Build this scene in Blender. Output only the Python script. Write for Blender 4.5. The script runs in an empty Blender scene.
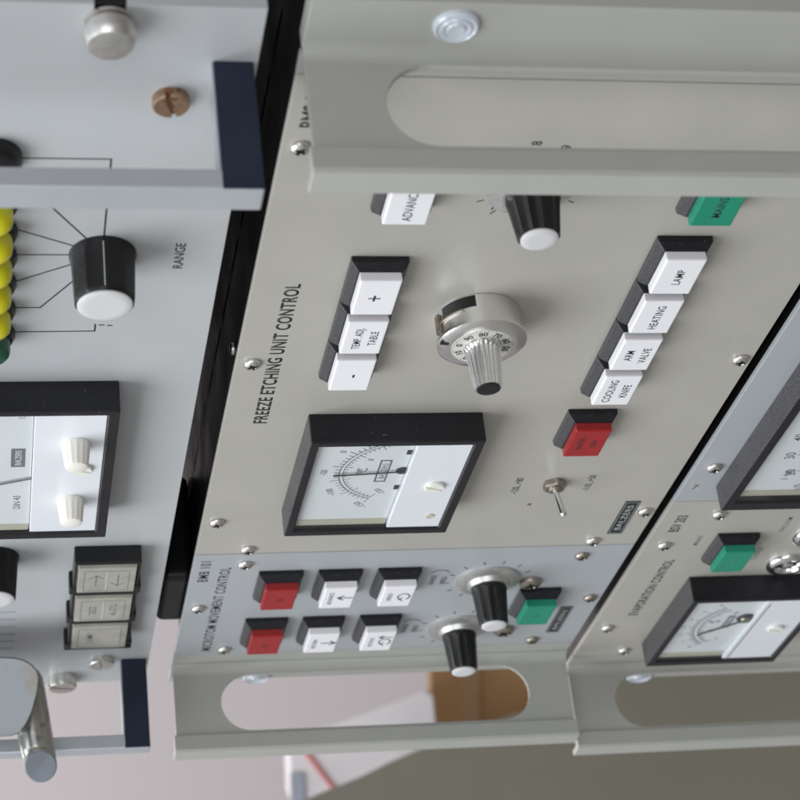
import bpy, bmesh, math, random
from mathutils import Vector, Matrix

# ---------------------------------------------------------------- rack coordinates
# u: along a panel towards its left end, v: downwards, n: out of the panel towards the viewer
S = 0.00069                       # one drawing unit in metres (a 19 inch panel is 695 units wide)
def W(u, v, n): return Vector((-u*S, -n*S, -v*S))

sc = bpy.context.scene
random.seed(7)
# ---------------------------------------------------------------- camera
RIGHT = (-0.16932765, 0.9800116, 0.10442897)
DOWN  = (0.48024157, -0.01048326, 0.87707362)
FWD   = (0.86063708, 0.19866395, -0.4688672)
CAM   = (-791.566, -127.732, 504.647)
FPX, CX, CY = 2103.53, 394.24, 401.48
cd = bpy.data.cameras.new("camera"); cam = bpy.data.objects.new("camera", cd)
sc.collection.objects.link(cam); sc.camera = cam
X = W(*RIGHT).normalized(); Y = -W(*DOWN).normalized(); Z = X.cross(Y)
cam.matrix_world = Matrix(((X.x, Y.x, Z.x, 0), (X.y, Y.y, Z.y, 0), (X.z, Y.z, Z.z, 0), (0, 0, 0, 1)))
cam.matrix_world.translation = W(*CAM)
cd.sensor_width = 36; cd.sensor_fit = 'HORIZONTAL'; cd.lens = FPX/800*36
cd.shift_x = (400-CX)/800; cd.shift_y = (CY-400)/800
cd.clip_start = 0.01; cd.clip_end = 50
cd.dof.use_dof = True; cd.dof.focus_distance = 1060*S; cd.dof.aperture_fstop = 24
def at(x, y, depth):              # a point seen at pixel x, y (of 800) at that depth
    a, b = (x-CX)/FPX*depth, (y-CY)/FPX*depth
    return tuple(CAM[i] + RIGHT[i]*a + DOWN[i]*b + FWD[i]*depth for i in range(3))
# ---------------------------------------------------------------- world and lamps
w = bpy.data.worlds.new("World"); sc.world = w; w.use_nodes = True
nt = w.node_tree; bg = nt.nodes['Background']
tc = nt.nodes.new('ShaderNodeTexCoord'); sp = nt.nodes.new('ShaderNodeSeparateXYZ'); rp = nt.nodes.new('ShaderNodeValToRGB')
mp = nt.nodes.new('ShaderNodeMapRange'); mp.inputs[1].default_value = -1; mp.inputs[2].default_value = 1
nt.links.new(tc.outputs['Generated'], sp.inputs[0]); nt.links.new(sp.outputs['Z'], mp.inputs[0])
nt.links.new(mp.outputs[0], rp.inputs[0]); nt.links.new(rp.outputs[0], bg.inputs[0])
e = rp.color_ramp.elements
e[0].position = 0.1; e[0].color = (0.22, 0.20, 0.17, 1)
e[1].position = 0.95; e[1].color = (0.80, 0.84, 0.90, 1)
k_ = rp.color_ramp.elements.new(0.5); k_.color = (0.45, 0.45, 0.44, 1)
bg.inputs[1].default_value = 0.80
def area(name, loc, aim, sx, sy, power, col):
    ld = bpy.data.lights.new(name, 'AREA'); ld.shape = 'RECTANGLE'; ld.size = sx; ld.size_y = sy
    ld.energy = power; ld.color = col
    o = bpy.data.objects.new(name, ld); sc.collection.objects.link(o)
    o.location = W(*loc); d = W(*aim)-W(*loc); o.rotation_euler = d.to_track_quat('-Z', 'Y').to_euler()
area("window_light", (350, -1900, 1500), (150, 120, 0), 1.5, 1.1, 34, (0.95, 0.98, 1.0))
area("side_fill_light", (-2600, -900, 1300), (200, 100, 0), 1.2, 1.2, 13, (0.97, 0.98, 1.0))  # added fill lamp, brightens faces turned to the right end
area("wall_fill_light", (2600, -2600, -900), (3200, 600, -2200), 1.2, 1.2, 30, (1.0, 0.97, 0.97))  # unseen lamp added to brighten the wall behind the racks
sc.view_settings.view_transform = 'Standard'; sc.view_settings.look = 'None'; sc.view_settings.gamma = 1
sc.view_settings.exposure = -0.04

# ---------------------------------------------------------------- materials
def mat(name, col, rough=0.5, metal=0.0, var=0.06, nscale=300, bump=0.0, bscale=2500, spec=0.5, trans=0, coat=0,
        wear_or_refl=None, wscale=60, wlo=0.62, wamt=0.5, sss=0, aniso=0, upface_col=None):
    m = bpy.data.materials.new(name); m.use_nodes = True; t = m.node_tree; N = t.nodes; L = t.links
    b = N['Principled BSDF']; b.inputs['Roughness'].default_value = rough; b.inputs['Metallic'].default_value = metal
    b.inputs['Specular IOR Level'].default_value = spec
    b.inputs['Transmission Weight'].default_value = trans; b.inputs['Coat Weight'].default_value = coat
    if sss: b.inputs['Subsurface Weight'].default_value = sss; b.inputs['Subsurface Scale'].default_value = 0.004
    c = N.new('ShaderNodeTexCoord')
    n1 = N.new('ShaderNodeTexNoise'); n1.inputs['Scale'].default_value = nscale*0.12; n1.inputs['Detail'].default_value = 6
    L.new(c.outputs['Object'], n1.inputs['Vector'])
    r = N.new('ShaderNodeMapRange'); r.inputs[1].default_value = 0.3; r.inputs[2].default_value = 0.7
    r.inputs[3].default_value = 1-var; r.inputs[4].default_value = 1+var; L.new(n1.outputs['Fac'], r.inputs[0])
    mx = N.new('ShaderNodeVectorMath'); mx.operation = 'SCALE'; mx.inputs[0].default_value = col[:3]
    L.new(r.outputs[0], mx.inputs['Scale'])
    out = mx.outputs[0]
    if wear_or_refl:
        n3 = N.new('ShaderNodeTexNoise'); n3.inputs['Scale'].default_value = wscale; n3.inputs['Detail'].default_value = 8
        L.new(c.outputs['Object'], n3.inputs['Vector'])
        rr = N.new('ShaderNodeMapRange'); rr.inputs[1].default_value = wlo; rr.inputs[2].default_value = wlo+0.06
        rr.inputs[4].default_value = wamt; L.new(n3.outputs['Fac'], rr.inputs[0])
        mm = N.new('ShaderNodeMix'); mm.data_type = 'RGBA'; L.new(rr.outputs[0], mm.inputs[0])
        L.new(out, mm.inputs[6]); mm.inputs[7].default_value = (*wear_or_refl, 1); out = mm.outputs[2]
    if upface_col:                                  # grainy paler tone mixed in on faces that look up
        ge = N.new('ShaderNodeNewGeometry'); sx_ = N.new('ShaderNodeSeparateXYZ'); L.new(ge.outputs['True Normal'], sx_.inputs[0])
        up = N.new('ShaderNodeMapRange'); up.inputs[1].default_value = 0.35; up.inputs[2].default_value = 0.9; L.new(sx_.outputs['Z'], up.inputs[0])
        nd = N.new('ShaderNodeTexNoise'); nd.inputs['Scale'].default_value = 1300; nd.inputs['Detail'].default_value = 7; L.new(c.outputs['Object'], nd.inputs['Vector'])
        md_ = N.new('ShaderNodeMapRange'); md_.inputs[1].default_value = 0.3; md_.inputs[2].default_value = 0.75; md_.inputs[3].default_value = 0.35; L.new(nd.outputs['Fac'], md_.inputs[0])
        mu = N.new('ShaderNodeMath'); mu.operation = 'MULTIPLY'; L.new(up.outputs[0], mu.inputs[0]); L.new(md_.outputs[0], mu.inputs[1])
        mm2 = N.new('ShaderNodeMix'); mm2.data_type = 'RGBA'; L.new(mu.outputs[0], mm2.inputs[0]); L.new(out, mm2.inputs[6]); mm2.inputs[7].default_value = (*upface_col, 1); out = mm2.outputs[2]
    L.new(out, b.inputs['Base Color'])
    r2 = N.new('ShaderNodeMapRange'); r2.inputs[1].default_value = 0.3; r2.inputs[2].default_value = 0.7
    r2.inputs[3].default_value = max(0, rough-0.07); r2.inputs[4].default_value = min(1, rough+0.07)
    n4 = N.new('ShaderNodeTexNoise'); n4.inputs['Scale'].default_value = 45; n4.inputs['Detail'].default_value = 5
    L.new(c.outputs['Object'], n4.inputs['Vector']); L.new(n4.outputs['Fac'], r2.inputs[0]); L.new(r2.outputs[0], b.inputs['Roughness'])
    if bump:
        n2 = N.new('ShaderNodeTexNoise'); n2.inputs['Scale'].default_value = bscale; n2.inputs['Detail'].default_value = 3
        if aniso:
            mpg = N.new('ShaderNodeMapping'); mpg.inputs['Scale'].default_value = (0.03, 1, 1)
            L.new(c.outputs['Object'], mpg.inputs[0]); L.new(mpg.outputs[0], n2.inputs['Vector'])
        else: L.new(c.outputs['Object'], n2.inputs['Vector'])
        bp = N.new('ShaderNodeBump'); bp.inputs['Strength'].default_value = bump; bp.inputs['Distance'].default_value = 0.0002
        L.new(n2.outputs['Fac'], bp.inputs['Height']); L.new(bp.outputs[0], b.inputs['Normal'])
    return m
M = {}
M['beige']  = mat('beige_paint', (0.395, 0.382, 0.345), 0.36, var=0.035, bump=0.25, bscale=1800, wear_or_refl=(0.26, 0.22, 0.17), wscale=300, wlo=0.705, wamt=0.3)
M['frame']  = mat('grey_green_paint', (0.385, 0.388, 0.360), 0.36, var=0.03, bump=0.2, bscale=1500, wear_or_refl=(0.24, 0.23, 0.19), wscale=130, wlo=0.70, wamt=0.4)
M['blue']   = mat('blue_grey_panel', (0.365, 0.385, 0.405), 0.42, var=0.02, bump=0.2, bscale=1800)
M['alu']    = mat('pale_anodised_panel', (0.435, 0.45, 0.465), 0.38, var=0.02, bump=0.2, bscale=1500)
M['bar']    = mat('brushed_aluminium', (0.52, 0.55, 0.59), 0.33, metal=0.45, var=0.03, bump=0.15, bscale=2500, aniso=1)
M['navy']   = mat('navy_vinyl', (0.013, 0.021, 0.042), 0.5, spec=0.3, var=0.12, bump=0.3, wear_or_refl=(0.10, 0.11, 0.13), wscale=600, wlo=0.70, wamt=0.3)
M['black']  = mat('black_plastic', (0.008, 0.008, 0.009), 0.34, upface_col=(0.05, 0.05, 0.05), spec=0.35, var=0.2, bump=0.3, bscale=2500, wear_or_refl=(0.09, 0.085, 0.08), wscale=700, wlo=0.71, wamt=0.45)
M['bezel']  = mat('dark_grey_bezel', (0.010, 0.010, 0.014), 0.40, upface_col=(0.105, 0.10, 0.105), spec=0.35, var=0.25, bump=0.4, bscale=2500, wear_or_refl=(0.12, 0.11, 0.11), wscale=700, wlo=0.66, wamt=0.4)
M['cover']  = mat('black_lacquered_cover', (0.007, 0.007, 0.007), 0.42, spec=0.35, var=0.1)
M['hole']   = mat('dark_inside', (0.003, 0.003, 0.003), 0.9)
M['white']  = mat('white_plastic', (0.80, 0.80, 0.83), 0.35, var=0.015, sss=0.15)
M['capgrey'] = mat('knob_cap_plastic', (0.60, 0.60, 0.61), 0.35, var=0.04)
M['red']    = mat('red_plastic', (0.30, 0.010, 0.012), 0.3, var=0.1, sss=0.1)
M['green']  = mat('green_plastic', (0.006, 0.24, 0.145), 0.3, var=0.1, sss=0.1)
M['cream']  = mat('cream_plastic', (0.78, 0.76, 0.70), 0.35, var=0.02, sss=0.15)
M['skirt']  = mat('dull_skirt_metal', (0.62, 0.62, 0.61), 0.36, metal=0.85, var=0.12, nscale=2500, bump=0.4)
M['ring']   = mat('dial_ring_card', (0.55, 0.54, 0.50), 0.4, var=0.03)
M['face']   = mat('meter_face_card', (0.76, 0.78, 0.80), 0.5, var=0.015)
M['facelow']= mat('meter_lower_cover', (0.70, 0.73, 0.77), 0.3, var=0.015)
M['tan']    = mat('meter_inner_rim', (0.50, 0.48, 0.38), 0.5)
M['steel']  = mat('screw_steel', (0.74, 0.72, 0.69), 0.36, metal=1, var=0.12, nscale=3000, bump=0.3)
M['dull']   = mat('dull_nickel', (0.42, 0.38, 0.33), 0.38, metal=1, var=0.2, nscale=3000, bump=0.5, wear_or_refl=(0.16, 0.10, 0.06), wscale=500, wlo=0.6)
M['brass']  = mat('rusty_brass', (0.42, 0.28, 0.19), 0.42, metal=0.9, var=0.3, nscale=3000, bump=0.8, wear_or_refl=(0.22, 0.08, 0.035), wscale=350, wlo=0.5, wamt=0.8)
M['chrome'] = mat('polished_chrome', (0.80, 0.80, 0.80), 0.14, metal=1, var=0.03)
M['dial']   = mat('satin_aluminium', (0.84, 0.83, 0.82), 0.25, metal=1, var=0.04, bump=0.2, aniso=1)
M['ink']    = mat('black_ink', (0.018, 0.018, 0.022), 0.6)
M['faint']  = mat('grey_ink', (0.15, 0.16, 0.18), 0.6)
M['darkplate'] = mat('nameplate_dark', (0.016, 0.024, 0.027), 0.5, spec=0.25)
M['plateink']  = mat('nameplate_light', (0.42, 0.43, 0.41), 0.4)
M['yellow'] = mat('yellow_lens', (0.62, 0.58, 0.008), 0.22, var=0.1, sss=0.1)
M['glens']  = mat('dark_green_lens', (0.012, 0.085, 0.045), 0.25, var=0.2)
M['lamp']   = mat('pale_clear_lens', (0.34, 0.335, 0.29), 0.2, var=0.16, nscale=900, coat=0.6, wear_or_refl=(0.26, 0.22, 0.12), wscale=220, wlo=0.62, wamt=0.35)
M['lampin'] = mat('lens_reflector', (0.55, 0.55, 0.49), 0.25, var=0.1)
M['pipe']   = mat('grey_glossy_plastic', (0.20, 0.222, 0.24), 0.32, metal=0.15, var=0.05, coat=0.25, wear_or_refl=(0.20, 0.175, 0.125), wscale=40, wlo=0.55, wamt=0.8)  # brown patches paint reflections into the glossy body colour
M['nozzle'] = mat('mottled_metal', (0.34, 0.33, 0.29), 0.24, metal=0.6, var=0.15, nscale=400, coat=0.5, wear_or_refl=(0.07, 0.075, 0.08), wscale=70, wlo=0.53, wamt=0.75)  # brown-grey with random dark patches
M['pipeend']= mat('blue_grey_disc', (0.12, 0.14, 0.17), 0.25, var=0.3, nscale=500, coat=0.4, bump=0.3, aniso=1)
M['washer'] = mat('milky_plastic', (0.55, 0.60, 0.66), 0.15, var=0.05, coat=0.5)
M['wall']   = mat('wall_paint', (0.66, 0.60, 0.612), 0.8, var=0.02, nscale=20)
M['floor']  = mat('floor_vinyl', (0.20, 0.19, 0.17), 0.6)
M['olive']  = mat('olive_grey_vinyl', (0.152, 0.140, 0.104), 0.6, var=0.05, nscale=40, bump=0.3, bscale=300)
M['card']   = mat('brown_cardboard', (0.36, 0.205, 0.09), 0.75, var=0.06, nscale=80)
M['tape']   = mat('packing_tape', (0.37, 0.24, 0.125), 0.4)
M['paper']  = mat('white_paper', (0.70, 0.655, 0.67), 0.7, var=0.03)
M['redink'] = mat('red_ink', (0.62, 0.10, 0.09), 0.6)
M['blueink']= mat('blue_grey_ink', (0.30, 0.32, 0.38), 0.6)
M['wood']   = mat('table_laminate', (0.35, 0.33, 0.30), 0.5)
g = bpy.data.materials.new('meter_glass'); g.use_nodes = True; t = g.node_tree; t.nodes.clear()
o_ = t.nodes.new('ShaderNodeOutputMaterial'); mx_ = t.nodes.new('ShaderNodeMixShader'); tr = t.nodes.new('ShaderNodeBsdfTransparent')
gl = t.nodes.new('ShaderNodeBsdfGlossy'); gl.inputs['Roughness'].default_value = 0.04; fr = t.nodes.new('ShaderNodeLayerWeight'); fr.inputs[0].default_value = 0.12
tr.inputs[0].default_value = (0.97, 0.98, 0.98, 1)
fm_ = t.nodes.new('ShaderNodeMath'); fm_.operation = 'MULTIPLY'; fm_.inputs[1].default_value = 0.45; t.links.new(fr.outputs[1], fm_.inputs[0]); t.links.new(fm_.outputs[0], mx_.inputs[0]); t.links.new(tr.outputs[0], mx_.inputs[1]); t.links.new(gl.outputs[0], mx_.inputs[2]); t.links.new(mx_.outputs[0], o_.inputs[0])
M['glass'] = g

# ---------------------------------------------------------------- builders
WL = {}
def thing(name, label, cat, base, group=None):
    o = bpy.data.objects.new(name, None); sc.collection.objects.link(o); o.empty_display_size = 0.02
    o.location = W(*base); WL[o.name] = o.location.copy(); o['label'] = label; o['category'] = cat
    if group: o['group'] = group
    return o
def link(name, me, parent=None, bevel=0, smooth=False, seg=2):
    c = Vector((0, 0, 0))
    if len(me.vertices):
        xs = [v.co for v in me.vertices]
        c = Vector([(min(p[i] for p in xs)+max(p[i] for p in xs))/2 for i in range(3)])
    me.transform(Matrix.Translation(-c))
    o = bpy.data.objects.new(name, me); sc.collection.objects.link(o)
    WL[o.name] = c
    o.location = c - (WL[parent.name] if parent else Vector((0, 0, 0)))
    if parent: o.parent = parent
    if smooth:
        for p in me.polygons: p.use_smooth = True
        md = o.modifiers.new('split', 'EDGE_SPLIT'); md.split_angle = math.radians(35)
    if bevel:
        md = o.modifiers.new('bevel', 'BEVEL'); md.width = bevel*S; md.segments = seg; md.limit_method = 'ANGLE'; md.angle_limit = math.radians(30)
        md.harden_normals = False
        if smooth: o.modifiers.move(1, 0)
    return o
class MB:
    def __init__(s): s.b = bmesh.new(); s.m = []; s.cur = 0
    def mat(s, m):
        if m not in s.m: s.m.append(m)
        s.cur = s.m.index(m); return s
    def poly(s, pts):
        f = s.b.faces.new([s.b.verts.new(W(*p)) for p in pts]); f.material_index = s.cur; return f
    def loops(s, loops, cap0=True, cap1=True):          # skin a list of equal-length closed loops
        vs = [[s.b.verts.new(W(*p)) for p in l] for l in loops]; k = len(vs[0])
        for a, b in zip(vs, vs[1:]):
            for i in range(k):
                f = s.b.faces.new((a[i], a[(i+1) % k], b[(i+1) % k], b[i])); f.material_index = s.cur
        if cap0: f = s.b.faces.new(vs[0][::-1]); f.material_index = s.cur
        if cap1: f = s.b.faces.new(vs[-1]); f.material_index = s.cur
        return s
    def box(s, u0, u1, v0, v1, n0, n1, iu=0, iv=0):     # iu, iv: inset of the front face
        a = [(u0, v0, n0), (u1, v0, n0), (u1, v1, n0), (u0, v1, n0)]
        b = [(u0+iu, v0+iv, n1), (u1-iu, v0+iv, n1), (u1-iu, v1-iv, n1), (u0+iu, v1-iv, n1)]
        return s.loops([a, b])
    def ring(s, o, i, n0, n1):                          # rectangular frame, o and i = (u0,u1,v0,v1)
        R = lambda q, n: [(q[0], q[2], n), (q[1], q[2], n), (q[1], q[3], n), (q[0], q[3], n)]
        s.loops([R(i, n0), R(o, n0), R(o, n1), R(i, n1), R(i, n0)], False, False); return s
    def lathe(s, u, v, prof, k=48, flute=0, nf=0, f0=0, f1=99, axis='n', cap0=True, cap1=True):
        ls = []
        for idx, (r, n) in enumerate(prof):
            l = []
            for i in range(k):
                a = 2*math.pi*i/k; rr = r
                if flute and f0 <= idx <= f1: rr = r - flute*(0.5-0.5*math.cos(a*nf))**0.5*1.0
                l.append((u+rr*math.cos(a), v+rr*math.sin(a), n))
            ls.append(l)
        return s.loops(ls, cap0, cap1)
    def bar(s, p, q, r, k=8, r2=None):                  # round bar from p to q
        p, q = Vector(p), Vector(q); d = (q-p).normalized()
        a = d.orthogonal().normalized(); b = d.cross(a); r2 = r if r2 is None else r2
        f = lambda c, r: [tuple(c+a*r*math.cos(2*math.pi*i/k)+b*r*math.sin(2*math.pi*i/k)) for i in range(k)]
        return s.loops([f(p, r), f(q, r2)])
    def line(s, pts, w, n0, n1):                        # printed line: thin ribbon following (u,v) points
        for (a, b) in zip(pts, pts[1:]):
            a, b = Vector(a), Vector(b); d = b-a; L = d.length
            if L < 1e-6: continue
            d /= L; o = Vector((-d.y, d.x))*w/2; a = a-d*w*0.3; b = b+d*w*0.3
            q = [a-o, b-o, b+o, a+o]
            s.loops([[(x.x, x.y, n0) for x in q], [(x.x, x.y, n1) for x in q]])
        return s
    def build(s, name, parent=None, bevel=0, smooth=False, seg=2):
        bmesh.ops.remove_doubles(s.b, verts=s.b.verts, dist=1e-8)
        bmesh.ops.recalc_face_normals(s.b, faces=s.b.faces)
        me = bpy.data.meshes.new(name); s.b.to_mesh(me); s.b.free()
        for m in s.m: me.materials.append(M[m])
        return link(name, me, parent, bevel, smooth, seg)
def text(body, u, v, n, size, parent, m='ink', name='lettering', sx=1.0, ang=0, align='LEFT', bold=0.0, thick=0.06, space=1.0):
    """print text on a panel: reading towards -u, rising towards -v; (u, v) is the start of the baseline"""
    cu = bpy.data.curves.new(name, 'FONT'); cu.body = body; cu.size = size*1.38; cu.align_x = align; cu.space_line = 0.95
    cu.space_character = space; cu.offset = 0.03 + bold*0.8; cu.resolution_u = 4
    o = bpy.data.objects.new(name, cu); sc.collection.objects.link(o)
    dg = bpy.context.evaluated_depsgraph_get(); me = bpy.data.meshes.new_from_object(o.evaluated_get(dg))
    bpy.data.objects.remove(o); bpy.data.curves.remove(cu)
    b = bmesh.new(); b.from_mesh(me)
    r = bmesh.ops.extrude_face_region(b, geom=b.faces[:])
    for vtx in r['geom']:
        if isinstance(vtx, bmesh.types.BMVert): vtx.co.z += thick
    ca, sa = math.cos(ang), math.sin(ang)
    for vtx in b.verts:
        x, y, z = vtx.co; x *= sx; x, y = x*ca-y*sa, x*sa+y*ca
        vtx.co = W(u-x, v-y, n+z)
    bmesh.ops.recalc_face_normals(b, faces=b.faces)
    b.to_mesh(me); b.free(); me.name = name; me.materials.clear(); me.materials.append(M[m])
    return link(name, me, parent)

def rivet(u, v, parent, r=4.6, h=2.8, m='steel', name='screw', cross=True, n=0.0, cup=False):
    b = MB().mat('black' if cup else m)
    if cup: b.lathe(u, v, [(r*1.12, n-0.5), (r*1.12, n+0.35)], 28)
    b.mat(m).lathe(u, v, [(r, n+0.2), (r, n+0.9), (r*0.93, n+h*0.62), (r*0.72, n+h*0.86), (r*0.42, n+h)], 28, cap1=False)
    # dark recess of the cross or slot, sunk in the head
    b.lathe(u, v, [(r*0.42, n+h), (r*0.34, n+h-0.7)], 28, cap0=False)
    b.mat('hole')
    a = random.uniform(0, 3)
    for k in ((0, 1) if cross else (0,)):
        d = (math.cos(a+k*math.pi/2)*r*0.5, math.sin(a+k*math.pi/2)*r*0.5)
        b.line([(u-d[0], v-d[1]), (u+d[0], v+d[1])], r*0.22, n+h-1.3, n+h+0.02+0.03*k)
    return b.build(name, parent, smooth=True)
def slotted(u, v, parent, r, h, m, n=0.0, ang=0.4, name='screw'):
    b = MB().mat(m); c, s_ = math.cos(ang), math.sin(ang); w2 = r*0.13; d = h*0.45
    for sg in (1, -1):       # two half heads beside the open slot
        l0 = []; k = 14; a0 = math.asin(w2/r)
        for i in range(k+1):
            a = a0+(math.pi-2*a0)*i/k; l0.append((r*math.cos(a), sg*r*math.sin(a)))
        R = lambda q, f, n_: [(u+(x*c-y*s_)*f, v+(x*s_+y*c)*f, n_) for x, y in q]
        b.loops([R(l0, 1, n+h-d), R(l0, 1, n+h-0.18*h), R(l0, 0.93, n+h)])
    b.lathe(u, v, [(r*1.0, n), (r, n+h-d+0.05)], 32)
    return b.build(name, parent, smooth=True)
def push_button(u, v, parent, cap='white', letters=None, ls=4.2, U=36, V=27, lab=None, wide=0, tm='ink'):
    """u, v: the corner nearest the right end of the panel and the top"""
    b = MB().mat('bezel'); Q = lambda i, j, n: [(u+i, v+j, n), (u+U-0.3-i, v+j, n), (u+U-0.3-i, v+V-j, n), (u+i, v+V-j, n)]
    b.loops([Q(0, 0, 0), Q(0.1, 0.2, 3.0), Q(2.8, 3.4, 6.8)])
    t = b.build('push_button', parent, bevel=0.5)
    if lab: t['label'] = lab
    c = MB().mat(cap); cu0, cu1, cv0, cv1 = u+3.1, u+U-3.2, v+3.7, v+V-3.7
    R = lambda i, n: [(cu0+i, cv0+i, n), (cu1-i, cv0+i, n), (cu1-i, cv1-i, n), (cu0+i, cv1-i, n)]
    c.loops([R(0.2, 5), R(0, 11.0), R(0.5, 11.6)])
    c.build('button_cap', t, bevel=0.5, seg=3)
    cm = (cu0+cu1)/2; vm = (cv0+cv1)/2
    if letters:
        for body, du, dv, sz, sx in letters:
            text(body, cm+du, vm+dv, 11.6, sz*0.92, t, tm, align='CENTER', sx=sx*0.95, bold=0.0, thick=0.05, space=1.06)
    return t, cm, vm
def knob(u, v, parent, r0, r1, h, n0=0.0, skirt=0, body='black', cap='capgrey', nf=12, flute=1.3, name='knob', pointer=None):
    b = MB().mat(body)
    b.lathe(u, v, [(r0, n0), (r0, n0+1.5), (r0-0.3, n0+3), (r1+0.2, n0+h-3), (r1, n0+h-1.4), (r1-1.0, n0+h-0.4)], nf*8, flute=flute, nf=nf, f0=2, f1=4)
    k = b.build(name, parent, smooth=True)
    c = MB().mat(cap); c.lathe(u, v, [(r1-1.3, n0+h-1.0), (r1-1.3, n0+h+0.3), (r1-2.2, n0+h+0.9), (r1-5, n0+h+1.0)], 48)
    c.build('knob_cap', k, smooth=True)
    if pointer is not None:
        a = pointer; ca, sa = math.cos(a), math.sin(a)
        p = MB().mat('plateink'); p.bar((u+(r0-0.25)*ca, v+(r0-0.25)*sa, n0+2.5), (u+(r1-0.05)*ca, v+(r1-0.05)*sa, n0+h-2), 0.28)
        p.build('pointer_line', k)
    if skirt:
        s = MB().mat('skirt'); s.lathe(u, v, [(skirt, n0-6), (skirt, n0-4.6), (skirt-1.5, n0-3.8), (r0+2.5, n0-3.0), (r0+1.2, n0-0.2), (r0-1, n0+0.1)], 56)
        s.build('skirt', k, smooth=True)
    return k
def meter(parent, o, win, vdiv, h, lab=None, dn=4, name='meter', rim=True):
    b = MB().mat('bezel').ring(o, win, 0, h)
    mt = b.build(name, parent, bevel=1.0, seg=3)
    if lab: mt['label'] = lab
    nf = h-dn
    f = MB().mat('face').box(win[0]+0.2, win[1]-0.2, win[2]+0.2, vdiv, nf-2, nf); f.build('dial_face', mt)
    f = MB().mat('facelow').box(win[0]+0.2, win[1]-0.2, vdiv+0.3, win[3]-0.2, nf-2, h-0.9); f.build('lower_cover', mt, bevel=0.5)
    if rim:
        f = MB().mat('tan').box(win[1]-6.5, win[1]-0.4, win[2]+0.4, vdiv-0.5, nf+0.02, nf+0.9, 0.4, 0.1); f.build('inner_rim', mt)
    f = MB().mat('glass').box(win[0]+0.25, win[1]-0.25, win[2]+0.25, vdiv-0.2, h-1.5, h-1.0); f.build('glass_pane', mt)
    return mt, nf
def needle(mt, p, q, n, w=1.1, m='ink'):
    b = MB().mat(m).line([p, q], w, n+0.9, n+1.3); b.build('needle', mt)
def arc_scale(mt, c, r, a0, a1, n, ticks, big, labels, ls=4.2, m='faint', inner=None, r2=None):
    b = MB().mat(m); pts = []
    P = lambda r, a: (c[0]+r*math.sin(a), c[1]-r*math.cos(a))      # a = 0 points up the dial, positive towards +u (left)
    K = 40; pts = [P(r, a0+(a1-a0)*i/K) for i in range(K+1)]
    b.line(pts, 0.5, n, n+0.1)
    if r2: b.line([P(r2, a0+(a1-a0)*i/K) for i in range(K+1)], 0.4, n, n+0.1)
    for i in range(ticks+1):
        a = a0+(a1-a0)*i/ticks; L = 5 if i % big == 0 else 2.6
        b.line([P(r, a), P(r+L, a)], 0.5, n, n+0.1)
        if r2: b.line([P(r2, a), P(r2-(4 if i % big == 0 else 2), a)], 0.4, n, n+0.1)
    b.build('scale_print', mt)
    for i, s in enumerate(labels):
        a = a0+(a1-a0)*i/(len(labels)-1); p = P(r+7.5, a); text(s, p[0], p[1]+ls*0.2, n, ls, mt, m, align='CENTER', name='scale_number', ang=a*0.6)
    if inner:
        for i, s in enumerate(inner):
            a = a0+(a1-a0)*i/(len(inner)-1); p = P((r2 or r)-8, a); text(s, p[0], p[1]+2, n, ls*0.9, mt, m, align='CENTER', name='scale_number', ang=a*0.6)
def cover_screw(u, v, n, mt, r=5):
    slotted(u, v, mt, r, 2.0, 'cream', n=n, ang=1.2, name='zero_screw')
def nameplate(u0, u1, v0, v1, parent, n=0.0, size=None):
    b = MB().mat('darkplate').box(u0, u1, v0, v1, n, n+0.5); t = b.build('nameplate', parent)
    b = MB().mat('plateink').ring((u0+0.9, u1-0.9, v0+0.7, v1-0.7), (u0+1.25, u1-1.25, v0+0.95, v1-0.95), n+0.5, n+0.56); b.build('border_line', t)
    text('BALZERS', (u0+u1)/2, v1-2.5, n+0.5, (v1-v0)-5.0, t, 'plateink', align='CENTER', sx=(u1-u0-9)/((v1-v0-5.0)*5.9), bold=0.0, thick=0.06, space=1.1)
    return t
def slot_plate(b, u0, u1, V0, V1, N0, N1, sv0, sv1, sn0, sn1):
    """upright plate u0..u1 thick with a round-ended slot, from v V0..V1, n N0..N1"""
    r = (sn1-sn0)/2; cn = (sn0+sn1)/2; K = 14
    slot = [(sv0+r-r*math.sin(math.pi*i/K), cn+r*math.cos(math.pi*i/K)) for i in range(K+1)]       # top -> left -> bottom
    slot += [(sv1-r+r*math.sin(math.pi*i/K), cn-r*math.cos(math.pi*i/K)) for i in range(K+1)]
    out = []
    for i, (v, n) in enumerate(slot):
        if i <= K:
            if i == 0: out.append((sv0+r, N1))
            elif i == K: out.append((sv0+r, N0))
            else:
                f = i/K; out.append((V0, N1+(N0-N1)*f))
        else:
            j = i-K-1
            if j == 0: out.append((sv1-r, N0))
            elif j == K: out.append((sv1-r, N1))
            else:
                f = j/K; out.append((V1, N0+(N1-N0)*f))
    # snap the corner points
    def snap(i, p): out[i] = p
    snap(1, (V0, N1)); snap(K-1, (V0, N0)); snap(K+2, (V1, N0)); snap(2*K, (V1, N1))
    L = lambda q, u: [(u, v, n) for v, n in q]
    b.loops([L(slot, u0), L(out, u0), L(out, u1), L(slot, u1), L(slot, u0)], False, False)
    return b
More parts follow.
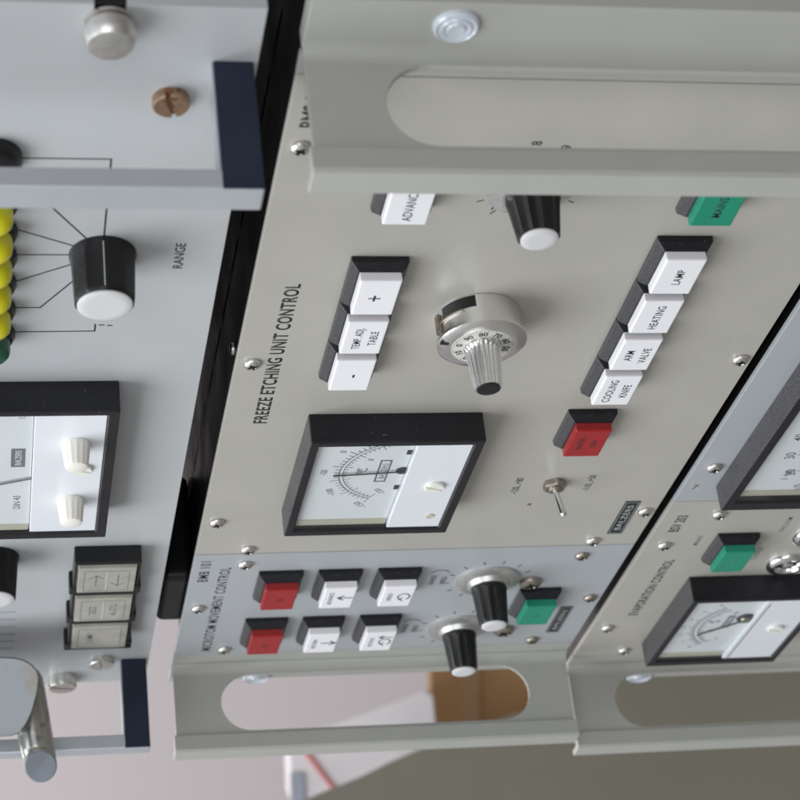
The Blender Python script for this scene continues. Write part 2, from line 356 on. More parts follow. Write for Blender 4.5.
def handle(parent, up, V0, V1, top, lab=None):
    """bent sheet handle. up = u of the face turned to the right end; top: its ear runs outwards to -u"""
    b = MB().mat('frame')
    T = 3.0
    slot_plate(b, up, up+T, V0+0.6, V1-0.6, -0.5, 50, V0+31, V1-29, 6.5, 45.0)
    t = b.build('handle', parent, bevel=0.35)
    if lab: t['label'] = lab
    # folded lip along the outer edge
    c = MB().mat('frame')
    pr = [(up-1.6, 47.0), (up-2.0, 56.8), (up-1.0, 58.8), (up+11.5, 59.3), (up+12.5, 57.8), (up+12.0, 55.5), (up+3.2, 55.0), (up+3.2, 47.2)]
    c.loops([[(a, V0-0.8, n) for a, n in pr], [(a, V1+0.8, n) for a, n in pr]])
    c.build('lip', t, bevel=0.5)
    # foot strip (inner) and mounting ear (outer)
    d = MB().mat('frame')
    if top: d.box(up+T+0.2, up+16, V0, V1, -3.2, -0.1); d.box(up-30, up-0.2, V0, V1, -9, 0.1)
    else:   d.box(up-19.2, up-0.2, V0, V1, -3.2, -0.1); d.box(up+T+0.2, up+25, V0, V1, -3.2, 0.1)
    d.build('mounting_ear', t, bevel=0.5)
    fl = MB().mat('frame'); K = 6; r = 6.0
    arc = [(up-r+r*math.sin(math.pi/2*i/K), 0.12+r-r*math.cos(math.pi/2*i/K)) for i in range(K+1)]
    if top: fl.loops([[(a, v_, n) for a, n in arc+[(up+0.1, 0.05)]] for v_ in (V0+0.3, V1-0.3)])
    else: fl.loops([[(a, v_, n) for a, n in arc+[(up+0.1, 0.05)]] for v_ in (V0+0.3, V1-0.3)])
    fl.build('bend', t, smooth=True)
    ue = up-17 if top else up+20.5
    e_ = MB().mat('washer')
    e_.lathe(ue, V0+58, [(9.3, 0.1), (9.0, 1.6), (8.0, 2.4), (7.4, 1.9), (6.2, 1.9), (5.6, 2.7), (4.8, 2.2), (3.8, 2.2), (3.2, 3.0), (2.0, 2.8)], 40)
    e_.build('plastic_screw_cup', t, smooth=True)
    return t
def slit_cover(b, u0, u1, v, n0, n1, rows):
    """sheet in the plane v = const, n0..n1 deep, with slits (u0,u1,n0,n1) left open"""
    us = sorted({u0, u1, *[r[0] for r in rows], *[r[1] for r in rows]}); ns = sorted({n0, n1, *[r[2] for r in rows], *[r[3] for r in rows]})
    for a, c in zip(us, us[1:]):
        for d, e in zip(ns, ns[1:]):
            mu, mn = (a+c)/2, (d+e)/2
            if any(r[0] < mu < r[1] and r[2] < mn < r[3] for r in rows): continue
            b.poly([(a, v, d), (c, v, d), (c, v, e), (a, v, e)])

# ================================================================ SETTING (behind the racks)
dw = at(400, 400, 4600)
fw = Vector((FWD[0], 0, FWD[2])).normalized(); sd = Vector((-fw.z, 0, fw.x))
b = MB().mat('wall'); c0 = Vector(dw)
P = [c0-sd*5000+Vector((0, -3500, 0)), c0+sd*5000+Vector((0, -3500, 0)), c0+sd*5000+Vector((0, 1800, 0)), c0-sd*5000+Vector((0, 1800, 0))]
b.loops([[tuple(p) for p in P], [tuple(p+fw*80) for p in P]]); o = b.build('wall'); o['kind'] = 'structure'
b = MB().mat('floor'); q = c0; vf = c0.y+1800
P = [(-3000, vf+2, -6000), (7000, vf+2, -6000), (7000, vf+2, 3000), (-3000, vf+2, 3000)]
b.loops([P, [(a, v+30, n) for a, v, n in P]]); o = b.build('floor'); o['kind'] = 'structure'

def slab(px, depth, thick, m, name, parent=None, round_=0.0, shift=None):
    """a solid whose face outline is seen at px, with real thickness going away from the viewer"""
    b = MB().mat(m); k = len(px)
    cx_ = sum(p[0] for p in px)/k; cy_ = sum(p[1] for p in px)/k
    def ring(f, dd): return [at(cx_+(x-cx_)*f, cy_+(y-cy_)*f, depth+dd) for x, y in px]
    b.loops([ring(1-round_*2.2, 0), ring(1-round_, thick*0.08), ring(1-round_*0.25, thick*0.25), ring(1, thick*0.5), ring(1-round_*0.5, thick*0.8), ring(1-round_*2, thick)])
    return b.build(name, parent, smooth=True)
ch = thing('chair', 'olive grey chair with curved backrest, out of focus behind the racks', 'chair', at(800, 900, 2700))
out = [(262, 822), (310, 797.5), (335, 787), (360, 777), (390, 762), (420, 749), (450, 737), (480, 726), (520, 712), (560, 697), (600, 682), (640, 668), (700, 652), (780, 640), (900, 640), (980, 690), (1000, 800), (960, 960), (800, 1040), (500, 1020), (320, 960), (256, 880)]
slab(out, 2600, 130, 'olive', 'backrest', ch, 0.008)
pl = MB().mat('black'); p0 = at(1000, 820, 2700); pl.box(p0[0]-30, p0[0]+30, p0[1]-100, vf-40, p0[2]-12, p0[2]+12); pl.build('leg', ch)
# cardboard box and paper bag on a table near the wall
tb = thing('table', 'pale laminate table holding the cardboard box, hidden behind the racks', 'table', at(660, 700, 3600))
a = Vector(at(636, 700, 3300))
pl = MB().mat('wood'); pl.box(a.x-300, a.x+700, a.y, a.y+30, a.z-500, a.z+30); pl.build('tabletop', tb, bevel=2)
for su, sn in ((-270, -470), (670, -470), (-270, 0), (670, 0)):
    pl = MB().mat('dull'); pl.box(a.x+su-15, a.x+su+15, a.y+30, vf, a.z+sn-15, a.z+sn+15); pl.build('leg', tb)
bx = thing('cardboard_box', 'brown cardboard box with a strip of tape, seen through the handle slot', 'box', tuple(a))
def boxat(px0, px1, py0, py1, depth, thick, m, name, parent):
    b = MB().mat(m)
    f = [at(px0, py0, depth), at(px1, py0, depth), at(px1, py1, depth), at(px0, py1, depth)]
    bk = [tuple(Vector(p)+Vector(FWD)*thick) for p in f]
    b.loops([f, bk]); return b.build(name, parent, bevel=2)
boxat(430.5, 634, 560, 738, 3300, 300, 'card', 'carton', bx)
boxat(464, 480, 561, 737, 3298.5, 1.2, 'tape', 'packing_tape', bx)
bgp = [(284, 742), (300, 733), (335, 722), (375, 708), (405, 697), (425, 689), (433, 694), (436, 725), (470, 742), (560, 745), (625, 760), (625, 830), (400, 840), (300, 822), (286, 790)]
bag = slab(bgp, 3150, 90, 'paper', 'paper_bag', None, 0.02)
bag['label'] = 'white paper bag with a thin red line, blurred behind the handle'; bag['category'] = 'bag'
def strip_at(p, q, wpx, depth, m, name, parent):
    p, q = Vector(p), Vector(q); d = (q-p).normalized(); o = Vector((-d.y, d.x))*wpx/2
    b = MB().mat(m); f = [p-o, q-o, q+o, p+o]
    b.loops([[at(x.x, x.y, depth) for x in f], [at(x.x, x.y, depth-3) for x in f]]); return b.build(name, parent)
strip_at((300, 745), (348, 808), 3.2, 3146, 'redink', 'red_line', bag)
bs = strip_at((297, 773), (298, 806), 14, 3147, 'blueink', 'blue_mark', bag)

# ================================================================ MIDDLE RACK UNIT
mid = thing('rack_unit', 'middle grey metal rack unit with slotted sheet handles at both ends and a black cover', 'rack unit', (170, 260, -100), 'rack units in the stack')
handle(mid, -151, 0, 266, True); handle(mid, 493, 0, 266, False)
b = MB().mat('cover')
rows = []
for i in range(3):
    n_ = -62-i*34
    for j in range(-3, 9):
        u_ = j*44+(22 if i % 2 else 0)-10
        rows.append((u_, u_+34, n_-2.0, n_+2.0))
slit_cover(b, -178, 470, 4.2, -330, -3.4, rows)
b.box(-178, 470, 9, 261, -330, -3.6)
c_ = b.build('cover', mid)
b = MB().mat('black').box(362, 433, -14.6, 4.0, -75, -6, 2, 0); b.build('rubber_buffer', mid, bevel=5, seg=5)
t_ = MB().mat('steel'); P = (125, 4.2, -26)
for k_i, (r, dv) in enumerate([(3.2, 0), ]): 
    t_.loops([[(P[0]+rr*math.cos(6.283*i/16), 4.2-d, P[2]+rr*math.sin(6.283*i/16)) for i in range(16)] for rr, d in ((3.4, 0), (3.2, 1.2), (2, 2))])
t_.build('screw', mid, smooth=True)

# --- freeze etching module
fm = thing('control_module', 'beige FREEZE ETCHING UNIT CONTROL panel with meter, silver dial and white buttons', 'control panel', (90, 260, -3), 'plug-in control panels')
b = MB().mat('beige').box(-134.6, 317.6, 0.3, 265.9, -3.2, 0); b.build('panel', fm, bevel=0.4)
for u, v in [(-86.3, 8.1), (94, 8.3), (273.9, 8.6), (311.3, 30.2), (93.3, 259.2), (271.7, 259.2), (311.0, 237.6), (-86.3, 259.2)]:
    rivet(u, v, fm, 4.4)
text('FREEZE ETCHING UNIT CONTROL', 157, 22.6, 0, 7.1, fm, sx=0.83, bold=0.24, space=1.09)
text('BMS 1', -99.5, 7.8+5.2, 0, 7.4, fm, sx=0.85, bold=0.25)
# three-button strip
push_button(-3, 42.4, fm, 'white', [('+', 0, 3.2, 9.5, 0.9)], lab='white push button marked with a plus')
push_button(33.2, 42.4, fm, 'white', [('TEMP. ADJ.', 0, -1.2, 4.3, 0.74), ('TABLE', 0, 6.2, 4.3, 0.85)], lab='white push button reading TEMP. ADJ. TABLE')
push_button(69.4, 42.4, fm, 'white', [('-', 0, 3.0, 9, 1.0)], lab='white push button marked with a minus')
# four-button strip
for i, (l1, l2) in enumerate([('LAMP', None), ('HEATING', None), ('ARM', 'VALVE'), ('COOLING', 'KNIFE')]):
    L_ = [(l1, 0, 2.2, 4.6, 0.92)] if not l2 else [(l1, 0, -1.6, 4.6, 0.86), (l2, 0, 6.2, 4.6, 0.86)]
    if l1 == 'HEATING': L_ = [(l1, 0, 2.2, 4.6, 0.88)]
    push_button(-21.3+i*36.2, 181.6, fm, 'white', L_, lab='white push button reading '+l1+(' '+l2 if l2 else ''))
push_button(145, 181, fm, 'red', [('WATER', 0, -2.4, 3.8, 0.8), ('OFF', 0, 5, 3.8, 0.9)], lab='single red push button of the beige panel')
push_button(-78.5, 44.5, fm, 'white', [('ADVANCE', 0, 2.2, 4.8, 0.82)], lab='white ADVANCE push button half hidden under the handle')
push_button(-79, 183.5, fm, 'green', [('MAINS', 0, 2.2, 4.8, 0.9)], lab='green push button half hidden under the handle')
# black knob under the handle, with scale
kn = knob(-58, 113.6, fm, 12.2, 9.6, 21.5, n0=5, skirt=20, nf=12)
b = MB().mat('ink')
for i in range(11):
    a = math.radians(35+i*29); r = 21.5
    b.line([(-58+r*math.cos(a), 113.6+r*math.sin(a)), (-58+(r+3)*math.cos(a), 113.6+(r+3)*math.sin(a))], 0.6, 0, 0.1)
b.build('scale_print', fm)
for s, u, v in [('3', -42.5, 101.6), ('8', -91.5, 108.5), ('9', -89, 122), ('2', -56, 84)]:
    text(s, u+1.8, v+2, 0, 4.6, fm, name='scale_number', bold=0.05)
# multi-turn dial
dl = MB().mat('dial'); U0, V0_ = 49.0, 112.2
dl.lathe(U0, V0_, [(20.2, 0.2), (20.2, 13.2), (21.6, 13.8), (21.6, 15.6), (19.4, 17.2), (15.4, 17.6)], 72)
dial = dl.build('turns_dial', fm, smooth=True)
b = MB().mat('ring').lathe(U0, V0_, [(15.2, 17.3), (15.2, 17.75)], 60); b.build('dial_ring', dial)
b = MB().mat('ink')
for i in range(50):
    a = 2*math.pi*i/50; r1 = 13.7 if i % 5 else 12.9
    b.line([(U0+14.9*math.cos(a), V0_+14.9*math.sin(a)), (U0+(r1+0.7)*math.cos(a), V0_+(r1+0.7)*math.sin(a))], 0.22, 17.75, 17.83)
b.build('tick_print', dial)
for i, s in enumerate(['0', '10', '20', '30', '40', '50', '60', '70', '80', '90']):
    a = math.radians(190 + 36*(i-8)); r = 10.2
    text(s, U0+r*math.cos(a), V0_+r*math.sin(a), 17.75, 3.3, dial, 'ink', 'scale_number', align='CENTER', ang=math.atan2(math.cos(a), -math.sin(a)), bold=0.1)
b = MB().mat('dial').lathe(U0, V0_, [(9.3, 17.7), (9.1, 19.2), (8.5, 20.6), (6.7, 39.6), (6.3, 40.4)], 24*8, flute=0.8, nf=24, f0=2, f1=3); kk = b.build('fluted_grip', dial, smooth=True)
b = MB().mat('black').lathe(U0, V0_, [(5.7, 40.4), (5.6, 40.9), (4.2, 41.0)], 40); b.build('grip_end', dial, smooth=True)
# counter window and brake lever on the side of the drum
b = MB().mat('black')
def arcplate(b, r0, r1, a0, a1, n0, n1, k=12):
    ls = []
    for i in range(k+1):
        a = a0+(a1-a0)*i/k; c, s = math.cos(a), math.sin(a)
        ls.append([(U0+r0*c, V0_+r0*s, n0), (U0+r1*c, V0_+r1*s, n0), (U0+r1*c, V0_+r1*s, n1), (U0+r0*c, V0_+r0*s, n1)])
    b.loops(ls)
R_ = math.radians
arcplate(b, 19, 20.5, R_(196), R_(250), 0.8, 6.6); b.build('counter_window', dial)
b = MB().mat('dull'); arcplate(b, 20.3, 21.4, R_(214), R_(262), 7.0, 8.2); arcplate(b, 20.3, 22.2, R_(256), R_(266), 2.5, 12.6, 4); b.build('brake_lever', dial, bevel=0.3)
b = MB().mat('ink').line([(U0+20.8*math.cos(R_(262)), V0_+20.8*math.sin(R_(262))), (U0+17.5*math.cos(R_(262)), V0_+17.5*math.sin(R_(262)))], 1.4, 16.6, 17.75); b.build('index_mark', dial)
# meter
mt, nf = meter(fm, (147.1, 259.4, 43.2, 135.4), (152.2, 252.2, 48.2, 130.0), 99.8, 17.0, lab='temperature meter in a black frame on the beige panel')
arc_scale(mt, (188.5, 99.5), 35.0, math.radians(66), math.radians(-66), nf+0.02, 26, 5, ['-150', '-100', '-50', '0', '50'], ls=3.7, inner=['-120', '', '-50', '0', ''], r2=33)
needle(mt, (187, 99), (190.7, 61.5), nf, 1.0)
b = MB().mat('ink').lathe(187, 98, [(3.4, nf+0.1), (3.4, nf+0.8)], 24)
b.box(164, 168, 97, 99.4, nf+0.05, nf+0.6); b.box(205, 209, 97, 99.4, nf+0.05, nf+0.6); b.build('needle_pivot', mt)
text('\u00b0C', 188, 79, nf, 5.5, mt, 'faint', align='CENTER')
b = MB().mat('faint').ring((175, 200.5, 84.6, 91), (176.2, 199.3, 85.6, 90), nf+0.02, nf+0.12); np_ = b.build('meter_nameplate', mt)
text('BALZERS', 188, 89.4, nf, 3.0, np_, 'faint', align='CENTER', sx=1.1)
cover_screw(200.7, 117.8, 16.1, mt, 5.4)
b = MB().mat('tan').lathe(238, 122.2, [(2.6, 16.1), (2.4, 16.7)], 20); b.build('plug', mt, smooth=True)
# toggle switch
tg = MB().mat('dull'); tg.lathe(232.5, 194.6, [(6.9, 0), (6.9, 3.4), (6.0, 4.0), (4.2, 4.0)], 6); tg.mat('dull').lathe(232.5, 194.6, [(4.0, 3.8), (3.8, 5.2), (2.2, 5.5)], 24)
ts = tg.build('toggle_switch', fm, bevel=0.3)
b = MB().mat('chrome').bar((232.5, 194.6, 4.5), (233.2, 197.4, 19.0), 1.55, 20, 2.15); b.bar((233.2, 197.4, 18.8), (233.3, 197.6, 20.2), 2.15, 20, 1.3); b.build('lever', ts, smooth=True)
text('-120...+80', 245.5, 175.6, 0, 4.2, fm, sx=0.86); text('-110...+50', 243.6, 217.4, 0, 4.2, fm, sx=0.86)
nameplate(258, 301.3, 243.9, 252.8, fm)
b = MB().mat('brass').lathe(259.5, 186.5, [(1.4, 0), (1.2, 0.12)], 12); b.build('rust_spot', fm)

# --- microtome movement module
mm = thing('control_module', 'pale blue-grey MICROTOM MOVEMENT CONTROL panel with six buttons and two black knobs', 'control panel', (395, 260, -3), 'plug-in control panels')
b = MB().mat('blue').box(318.6, 472.8, 0.3, 265.9, -3.2, 0); b.build('panel', mm, bevel=0.4)
for u, v, k in [(332.3, 30.8, 0), (395.9, 8.8, 0), (464.1, 31.6, 0), (331.9, 236.2, 1), (397.2, 258.3, 1), (464.9, 236, 1)]:
    rivet(u, v, mm, 4.4, m='dull' if k else 'steel')
for u, v in ((369.5, 212.6), (446, 212.4)): rivet(u, v, mm, 7.0, 4.0, 'dull', 'hex_socket_screw')
text('MICROTOM MOVEMENT CONTROL', 466.5, 23.0, 0, 6.4, mm, sx=0.83, bold=0.06, space=1.13)
text('BMB 101', 357, 10.8, 0, 6.4, mm, sx=0.86, bold=0.06, space=1.14)
push_button(342.8, 40.2, mm, 'red', [('0', 0, 2.2, 5, 1)], lab='upper red push button of the six')
push_button(342.8, 76, mm, 'white', [('ADVANCE', 0, -3.4, 3.0, 1.0)], lab='upper white push button reading ADVANCE')
push_button(342.8, 112.2, mm, 'white', [('SPEED', 0, -3.4, 3.0, 1.1)], lab='upper white push button with a turning arrow')
push_button(414.2, 39.9, mm, 'red', [('0', 0, 2.2, 5, 1)], lab='lower red push button of the six')
push_button(414.2, 76, mm, 'white', [('RETURN', 0, -3.4, 3.0, 1.0)], lab='lower white push button with an arrow')
push_button(414.2, 112.4, mm, 'white', [('ROTATE', 0, -3.4, 3.0, 1.0)], lab='lower white push button with two arrows')
def glyph(parent, pts_list, w=0.9, n=11.6, m='ink'):
    b = MB().mat(m)
    for p in pts_list: b.line(p, w, n, n+0.12)
    b.build('arrow_print', parent)
kids = [o for o in mm.children if o.name.startswith('push_button')]
for uc, vc, par, kind in ((360.8, 89.5, kids[1], 0), (360.8, 125.7, kids[2], 1), (432.2, 89.5, kids[4], 0), (432.2, 125.9, kids[5], 2)):
    if kind == 0:
        tip, tail = (vc-0.5, vc+8.5) if uc < 400 else (vc+8.5, vc-0.5); sg = 1 if tip > tail else -1
        glyph(par, [[(uc-1, tail), (uc-1, tip)], [(uc-4, tip-3.4*sg), (uc-1, tip), (uc+2, tip-3.4*sg)]], 0.9)
    else:
        A = [(uc+4.6*math.cos(t*0.42+0.6), vc+4.0+3.6*math.sin(t*0.42+0.6)) for t in range(13)]
        g_ = [A, [(A[-1][0]-2.4, A[-1][1]+1.6), A[-1], (A[-1][0]+2.2, A[-1][1]+2.2)]]
        if kind == 2: g_ += [[(uc-7.5, vc-0.8), (uc-7.5, vc+8)], [(uc-9.5, vc+2), (uc-7.5, vc-0.8), (uc-5.5, vc+2)]]
        glyph(par, g_, 0.8)
push_button(379.6, 208.3, mm, 'green', [('1', 0, 2.6, 5.5, 1)], lab='green push button beside the knobs')
knob(365.5, 184.6, mm, 11.0, 9.0, 24.5, n0=6, skirt=20, nf=11, flute=0.9)
knob(440.5, 181.0, mm, 11.0, 9.0, 24.5, n0=6, skirt=20, nf=11, flute=0.9)
b = MB().mat('ink')
for (uc, vc) in ((365.5, 184.6), (440.5, 181.0)):
    for i in range(11):
        a = math.radians(205+i*27-90); r = 24
        b.line([(uc+r*math.cos(a), vc+r*math.sin(a)), (uc+(r+3.2)*math.cos(a), vc+(r+3.2)*math.sin(a))], 0.8, 0, 0.1)
b.build('scale_print', mm)
for uc, vc in ((362, 151), (438, 147)):
    text('RANGE', uc+8, vc, 0, 3.4, mm, sx=0.9); text('SPEED', uc+8, vc+7, 0, 3.4, mm, sx=0.9)
    glyph(mm, [[(uc-10, vc-4), (uc-13, vc-1), (uc-13, vc+4), (uc-10, vc+7)]], 0.6, n=0)
nameplate(411.2, 453.2, 242.7, 250.8, mm)

# ================================================================ RIGHT (LOWER) RACK UNIT
rt = thing('rack_unit', 'lower grey metal rack unit at the right edge with a slotted sheet handle', 'rack unit', (190, 530, -100), 'rack units in the stack')
handle(rt, 519, 273, 539, False)
b = MB().mat('cover').box(-150, 541, 274.6, 535, -330, -3.8); b.build('cover', rt, bevel=1)
ev = thing('control_module', 'beige EVAPORATION CONTROL panel with a tilted-needle meter and green button', 'control panel', (385, 535, -3), 'plug-in control panels')
b = MB().mat('beige').box(260.6, 499.0, 273, 539, -3.2, 0); b.build('panel', ev, bevel=0.5)
up_ = thing('control_module', 'blue-grey panel carrying a large black framed meter at the right edge', 'control panel', (60, 535, -3), 'plug-in control panels')
b = MB().mat('blue').box(-120, 260, 273, 539, -3.2, 0); b.build('panel', up_, bevel=0.5)
rivet(216, 284, up_, 4.6); rivet(30, 284, up_, 4.6)
for u, v in [(278.1, 306.8), (320.3, 285.1), (449.2, 283.8), (490.4, 306.5)]: rivet(u, v, ev, 4.4)
rivet(240, 279.5, up_, 1.6, 1.2, name='rivet')
text('EVAPORATION CONTROL', 430, 298.6, 0, 6.3, ev, sx=0.77, bold=0.16, space=1.12)
text('BSV 203', 302, 288.2, 0, 6.6, ev, sx=0.68, bold=0.16, space=1.12)
text('MAINS', 322, 306.5, 0, 3.4, ev, 'faint'); text('VACUUM', 305, 356, 0, 3.6, ev, 'faint'); text('OUTPUT', 346, 352, 0, 3.4, ev, 'faint')
push_button(305, 314.6, ev, 'green', [('I', 0, 2.6, 5.5, 1)], lab='green push button above the evaporation meter', tm='faint')
# evaporation meter
mt, nf = meter(ev, (369.2, 479.6, 315.6, 406.6), (373.4, 471.6, 320.6, 402.0), 367.0, 17.0, lab='evaporation meter in a black frame, needle tilted', rim=True)
arc_scale(mt, (421, 374), 40, math.radians(46), math.radians(-46), nf+0.02, 30, 5, ['0', '1', '2', '3', '4', '5', '6'], ls=3.2, inner=['0', '20', '40', '60'], r2=37)
needle(mt, (411, 364), (433, 338.5), nf, 1.3)
b = MB().mat('ink').lathe(408, 364, [(6.5, nf+0.1), (5.5, nf+1.6)], 24); b.build('needle_pivot', mt)
b = MB().mat('dull').lathe(408, 363, [(3, nf+1.6), (2.5, nf+2.4)], 20); b.build('pivot_screw', mt, smooth=True)
b = MB().mat('faint').box(404, 424, 351.5, 356.5, nf+0.02, nf+0.12); np_ = b.build('meter_nameplate', mt)
text('BALZERS', 414, 355.5, nf+0.12, 3.0, np_, 'face', align='CENTER')
text('A', 414, 345, nf, 5, mt, 'faint', align='CENTER')
cover_screw(419.8, 387.4, 16.1, mt, 5.2)
b = MB().mat('dull').box(379, 470, 370.2, 371.0, 16.1, 16.25); b.build('cover_seam', mt)
# round chrome sockets
for u, v, r in ((352, 375, 13.5), (312, 378, 13.0)):
    b = MB().mat('chrome').lathe(u, v, [(r, 0.1), (r, 1.2), (r-0.8, 2.6), (r-3, 3.8), (r-4.6, 3.4), (r-5.8, 1.8), (r-6.2, 0.4)], 48, cap1=False)
    so = b.build('socket', ev, smooth=True)
    b = MB().mat('hole').lathe(u, v, [(r-6, 0.05), (r-6, 0.5)], 30); b.build('socket_hole', so)
    b = MB().mat('steel').lathe(u, v, [(3.4, 0.4), (3.2, 3.0), (2.2, 3.4)], 24); b.build('contact_pin', so, smooth=True)
text('0     1', 491, 425, 0, 3.0, ev, 'faint')
# large meter
mt, nf = meter(up_, (82, 240.6, 292.6, 452), (90, 230.6, 298.6, 446), 402, 16.0, lab='large black framed meter at the right edge', dn=5)
arc_scale(mt, (160, 410), 88, math.radians(52), math.radians(-52), nf+0.02, 40, 5, ['0', '10', '20', '30', '40', '50', '60', '70', '80'], ls=6, r2=83)
needle(mt, (160, 405), (130, 335), nf, 1.2)
for i, s in enumerate(['1 10', '2', '5 10', '7', '10']):
    text(s, 212, 324+i*13, nf, 4.8, mt, 'faint')
b = MB().mat('ink').lathe(168, 338, [(6, nf+0.05), (6, nf+0.3)], 24); b.build('face_spot', mt)

# ================================================================ LEFT (UPPER) RACK UNIT
lf = thing('rack_unit', 'upper pale grey rack unit at the left edge with navy-ended bar handles and yellow lamps', 'rack unit', (170, -20, -100), 'rack units in the stack')
b = MB().mat('alu')
E0, E1, EV, TH = -174.5, 514, -15.6, -5.0
# front panel with an open U slot in its right end
out = [(E0, -330), (E0, -80.3), (E0+11, -80.3), (E0+14.5, -77.6), (E0+16.5, -74.2), (E0+14.5, -70.8), (E0+11, -68.2), (E0, -68.2), (E0, EV), (E1, EV), (E1, -63), (E1-9, -63), (E1-12, -66), (E1-13.5, -69.5), (E1-12, -73), (E1-9, -76), (E1, -76), (E1, -330)]
b.loops([[(u, v, TH) for u, v in out], [(u, v, 0) for u, v in out]]); b.build('panel', lf, bevel=0.35)
b = MB().mat('cover').box(-168, 460, -325, -24, -330, TH-0.3); b.build('cover', lf, bevel=1)
def bar_handle(u0, u1, first):
    t = MB().mat('bar'); t.box(u0-0.2, u1+0.2, -330, -17.5, 50.5, 59.6); h = t.build('bar_handle', lf, bevel=0.7)
    for v0, v1 in ((-34.2, -17.6), (-330, -313)):
        c = MB().mat('bar').box(u0+1.0, u1-0.6, v0, v1-0.2, 0, 50.3); c.build('handle_leg', h, bevel=0.3)
        c = MB().mat('navy').box(u0-0.5, u0+0.9, v0+0.9, v1, 0.1, 59.4); c.build('leg_facing', h, bevel=0.3)
    return h
bar_handle(-142, -128, True); bar_handle(475.5, 486.5, False)
b = MB().mat('steel').lathe(-164.5, -74.4, [(9.4, 0.3), (9.4, 1.4), (6.6, 1.8), (6.2, 3), (9.6, 3.4), (10.2, 6.5), (9.6, 9.6), (8.4, 11.4), (5.5, 12.0)], 48)
b.build('thumb_screw', lf, smooth=True)
slotted(-118, -47.9, lf, 7.4, 4.4, 'brass', ang=0.25)
slotted(475.5, -45.8, lf, 8.0, 4.2, 'steel', ang=0.2)
slotted(504, -69.8, lf, 9.2, 7.5, 'steel', ang=1.25)
# range knob and its printed lines
knob(-4, -68.9, lf, 14.8, 13.4, 26.3, n0=0.2, nf=10, flute=0.5, pointer=math.radians(182))
b = MB().mat('ink')
for p in ([(-23, -106), (-9, -79)], [(-3.2, -106), (-3.2, -80)], [(18.7, -106), (4.5, -82)], [(41.4, -106), (41.5, -95), (14.5, -78.5)],
          [(63.2, -106), (62.7, -69.3), (56.5, -69.3)], [(-62, -106), (-14, -75)], [(-76, -120), (-76, -69), (-15, -69)], [(57.2, -67.4), (57.2, -65.2)], [(57.6, -63.6), (57.6, -61.6)]):
    b.line(p, 0.75, 0, 0.1)
b.build('range_lines', lf)
text('RANGE', 8.2, -32.9, 0, 4.6, lf, sx=1.02, bold=0.04)
for i, u in enumerate((-45, -23, -3, 18.7, 41.2, 63.4)):
    b = MB().mat('black').lathe(u, -116.5, [(10.6, 0), (10.6, 2.6), (9.4, 5.0), (8.4, 5.2)], 36); ld_ = b.build('indicator_lamp', lf, smooth=True)
    b = MB().mat('glens' if i == 5 else 'yellow').lathe(u, -116.8, [(8.6, 4.8), (8.6, 10.5), (8.0, 12.6), (6.4, 14.4), (3.8, 15.5), (1.4, 15.9)], 36); b.build('lens', ld_, smooth=True)
    ld_['label'] = 'dark green indicator lamp, lowest of the column' if i == 5 else 'yellow indicator lamp'
b = MB().mat('black').lathe(-78, -117, [(12, 0), (12, 4), (10, 7), (6, 8)], 36); b.build('indicator_lamp', lf, smooth=True)
# meter with two cream knobs
mt, nf = meter(lf, (110.2, 253.8, -205, -55.2), (114.3, 246.4, -199, -60.9), -96.4, 17.5, lab='left meter in a thick black frame with two cream knobs', dn=3)
needle(mt, (184.6, -96.8), (205, -150), nf, 1.2, 'faint')
arc_scale(mt, (182, -85), 66, math.radians(50), math.radians(-50), nf+0.02, 30, 5, ['0', '2', '4', '6', '8', '10', '12'], ls=5, r2=62)
b = MB().mat('faint').box(153, 173, -106.8, -99.8, nf+0.02, nf+0.12); np_ = b.build('meter_nameplate', mt)
text('BALZERS', 163, -101.6, nf+0.12, 3.2, np_, 'face', align='CENTER', sx=0.95)
text('mbar', 171, -113, nf, 5.0, mt, 'faint', sx=0.9); text('DIN 43', 222, -101.5, nf, 3.8, mt, 'faint'); text('12', 122, -100.5, nf, 3.2, mt, 'faint')
for uc, vc in ((145.3, -75.3), (209.0, -75.6)):
    b = MB().mat('cream').lathe(uc, vc, [(7.1, 16.4), (7.3, 17.6), (7.1, 19), (6.0, 28.4), (5.4, 29.6), (4.0, 30.2)], 14*8, flute=0.35, nf=14, f0=2, f1=3); b.build('cream_knob', mt, smooth=True)
cover_screw(171.6, -71.0, 16.6, mt, 5.0)
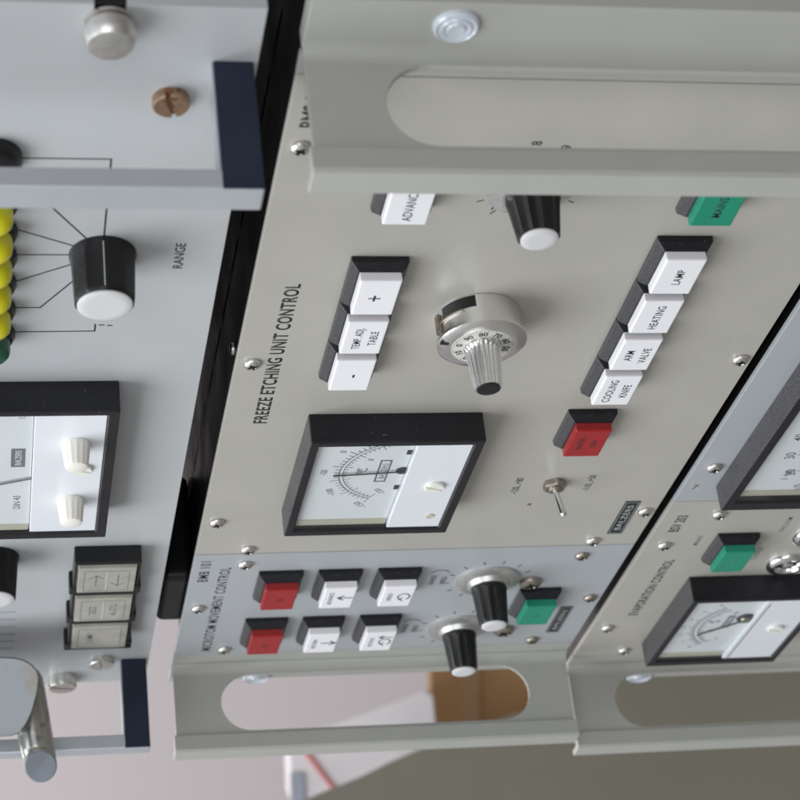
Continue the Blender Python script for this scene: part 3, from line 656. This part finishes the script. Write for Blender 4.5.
# three illuminated buttons
for i in range(3):
    u = 301.5+i*42.6
    b = MB().mat('black'); b.ring((u, u+42.2, -69.6, -32.0), (u+3.0, u+39.4, -68.1, -33.6), 0.1, 11.0)
    t = b.build('illuminated_button', lf, bevel=1.2, seg=3)
    b = MB().mat('black').box(u+33.5, u+42.3, -71.6, -30.4, 0.1, 11.6); b.build('side_clip', t, bevel=0.8)
    b = MB().mat('lampin').box(u+3.3, u+39.1, -67.9, -33.8, 1.0, 9.6); b.build('reflector', t)
    c = MB().mat('lamp').box(u+3.1, u+38.2, -67.9, -33.8, 9.7, 12.6, 0.8, 0.8); c.build('lens', t, bevel=0.4)
    d = MB().mat('faint'); d.ring((u+7.5, u+35, -64, -38.2), (u+7.9, u+34.6, -63.6, -38.6), 12.6, 12.7)
    if i == 0:
        for vv, sg in ((-57, -1), (-44.5, 1)):
            um = u+21; d.line([(um+7, vv), (um-7, vv)] , 0.7, 12.6, 12.7)
            d.line([(um-sg*-3, vv-4), (um+sg*7, vv), (um-sg*-3, vv+4)], 0.7, 12.6, 12.7)
    d.build('lens_print', t)
    if i: 
        text(('TEST', 'LAMP')[i-1], u+21, -55, 12.6, 4.4, t, 'faint', align='CENTER'); 
        if i == 1: text('AUTO', u+21, -43, 12.6, 4.4, t, 'faint', align='CENTER')
    d = MB().mat('plateink').box(u+8, u+34, -51.4, -50.4, 12.6, 12.75) if i < 2 else None
    if d: d.build('divider', t)
    t['label'] = ('illuminated button with two arrows', 'middle illuminated button with two lines of lettering', 'last illuminated button next to the handle')[i]
knob(314, -114.6, lf, 14.6, 12.6, 26, n0=0.2, nf=10, flute=0.5)
b = MB().mat('blueink')
for i in range(6): b.line([(393.5+i*11.4, -118), (393.5+i*11.4, -101.6)], 2.2, 0, 0.1)
b.build('printed_stripes', lf)

# ================================================================ glossy curved pipe at the lower left edge
pp = thing('curved_pipe', 'glossy grey curved pipe with mottled bend and blue-grey round end, lower left corner', 'pipe', at(0, 697, 1290))
def rings(b, spec, k=44):
    """spec: pixel centre, depth, radius in px, path angle, how far the ring is turned to face the viewer (0..1)"""
    ls = []
    for x, y, dep, r, ang, tf in spec:
        rw = r/FPX*dep; c = Vector(at(x, y, dep))
        dirv = Vector(RIGHT)*math.cos(ang)+Vector(DOWN)*math.sin(ang)
        a = Vector(RIGHT)*-math.sin(ang)+Vector(DOWN)*math.cos(ang)
        bb = (Vector(FWD)*(1-tf)+dirv*tf).normalized()
        ls.append([tuple(c+a*rw*math.cos(2*math.pi*i/k)+bb*rw*math.sin(2*math.pi*i/k)) for i in range(k)])
    b.loops(ls); return b
ol = [(-80, 657), (-40, 656.5), (0, 656.5), (14, 657), (24, 659.5), (32, 664), (37, 670), (39, 678), (38.2, 686), (37, 694), (35.2, 701), (33.5, 708), (31, 715), (28, 721), (24.5, 727), (20, 732), (13, 736), (0, 737), (-40, 737), (-80, 736)]
slab(ol, 1262, 34, 'pipe', 'pipe_body', pp, 0.02)
sp_ = [(23, 670, 1296, 9, 1.38, 0), (23.8, 673, 1296, 14.5, 1.38, 0), (25.2, 680, 1295, 17.4, 1.39, 0), (28, 696, 1293, 17.8, 1.40, 0), (32.5, 722, 1289, 17.6, 1.41, 0), (37, 746, 1285, 17.0, 1.42, 0.1), (39.2, 757, 1282, 16.8, 1.45, 0.5), (40.4, 764.5, 1278, 16.7, 1.45, 0.85), (40.5, 766, 1275, 16.5, 1.45, 1.0)]
b = rings(MB().mat('nozzle'), sp_); b.build('nozzle', pp, smooth=True)
b = MB().mat('pipeend'); rings(b, [(40.6, 766.3, 1274.6, 16.2, 1.45, 1.0), (40.7, 766.6, 1273.0, 15.9, 1.45, 1.0)]); b.build('end_disc', pp, bevel=0.4)
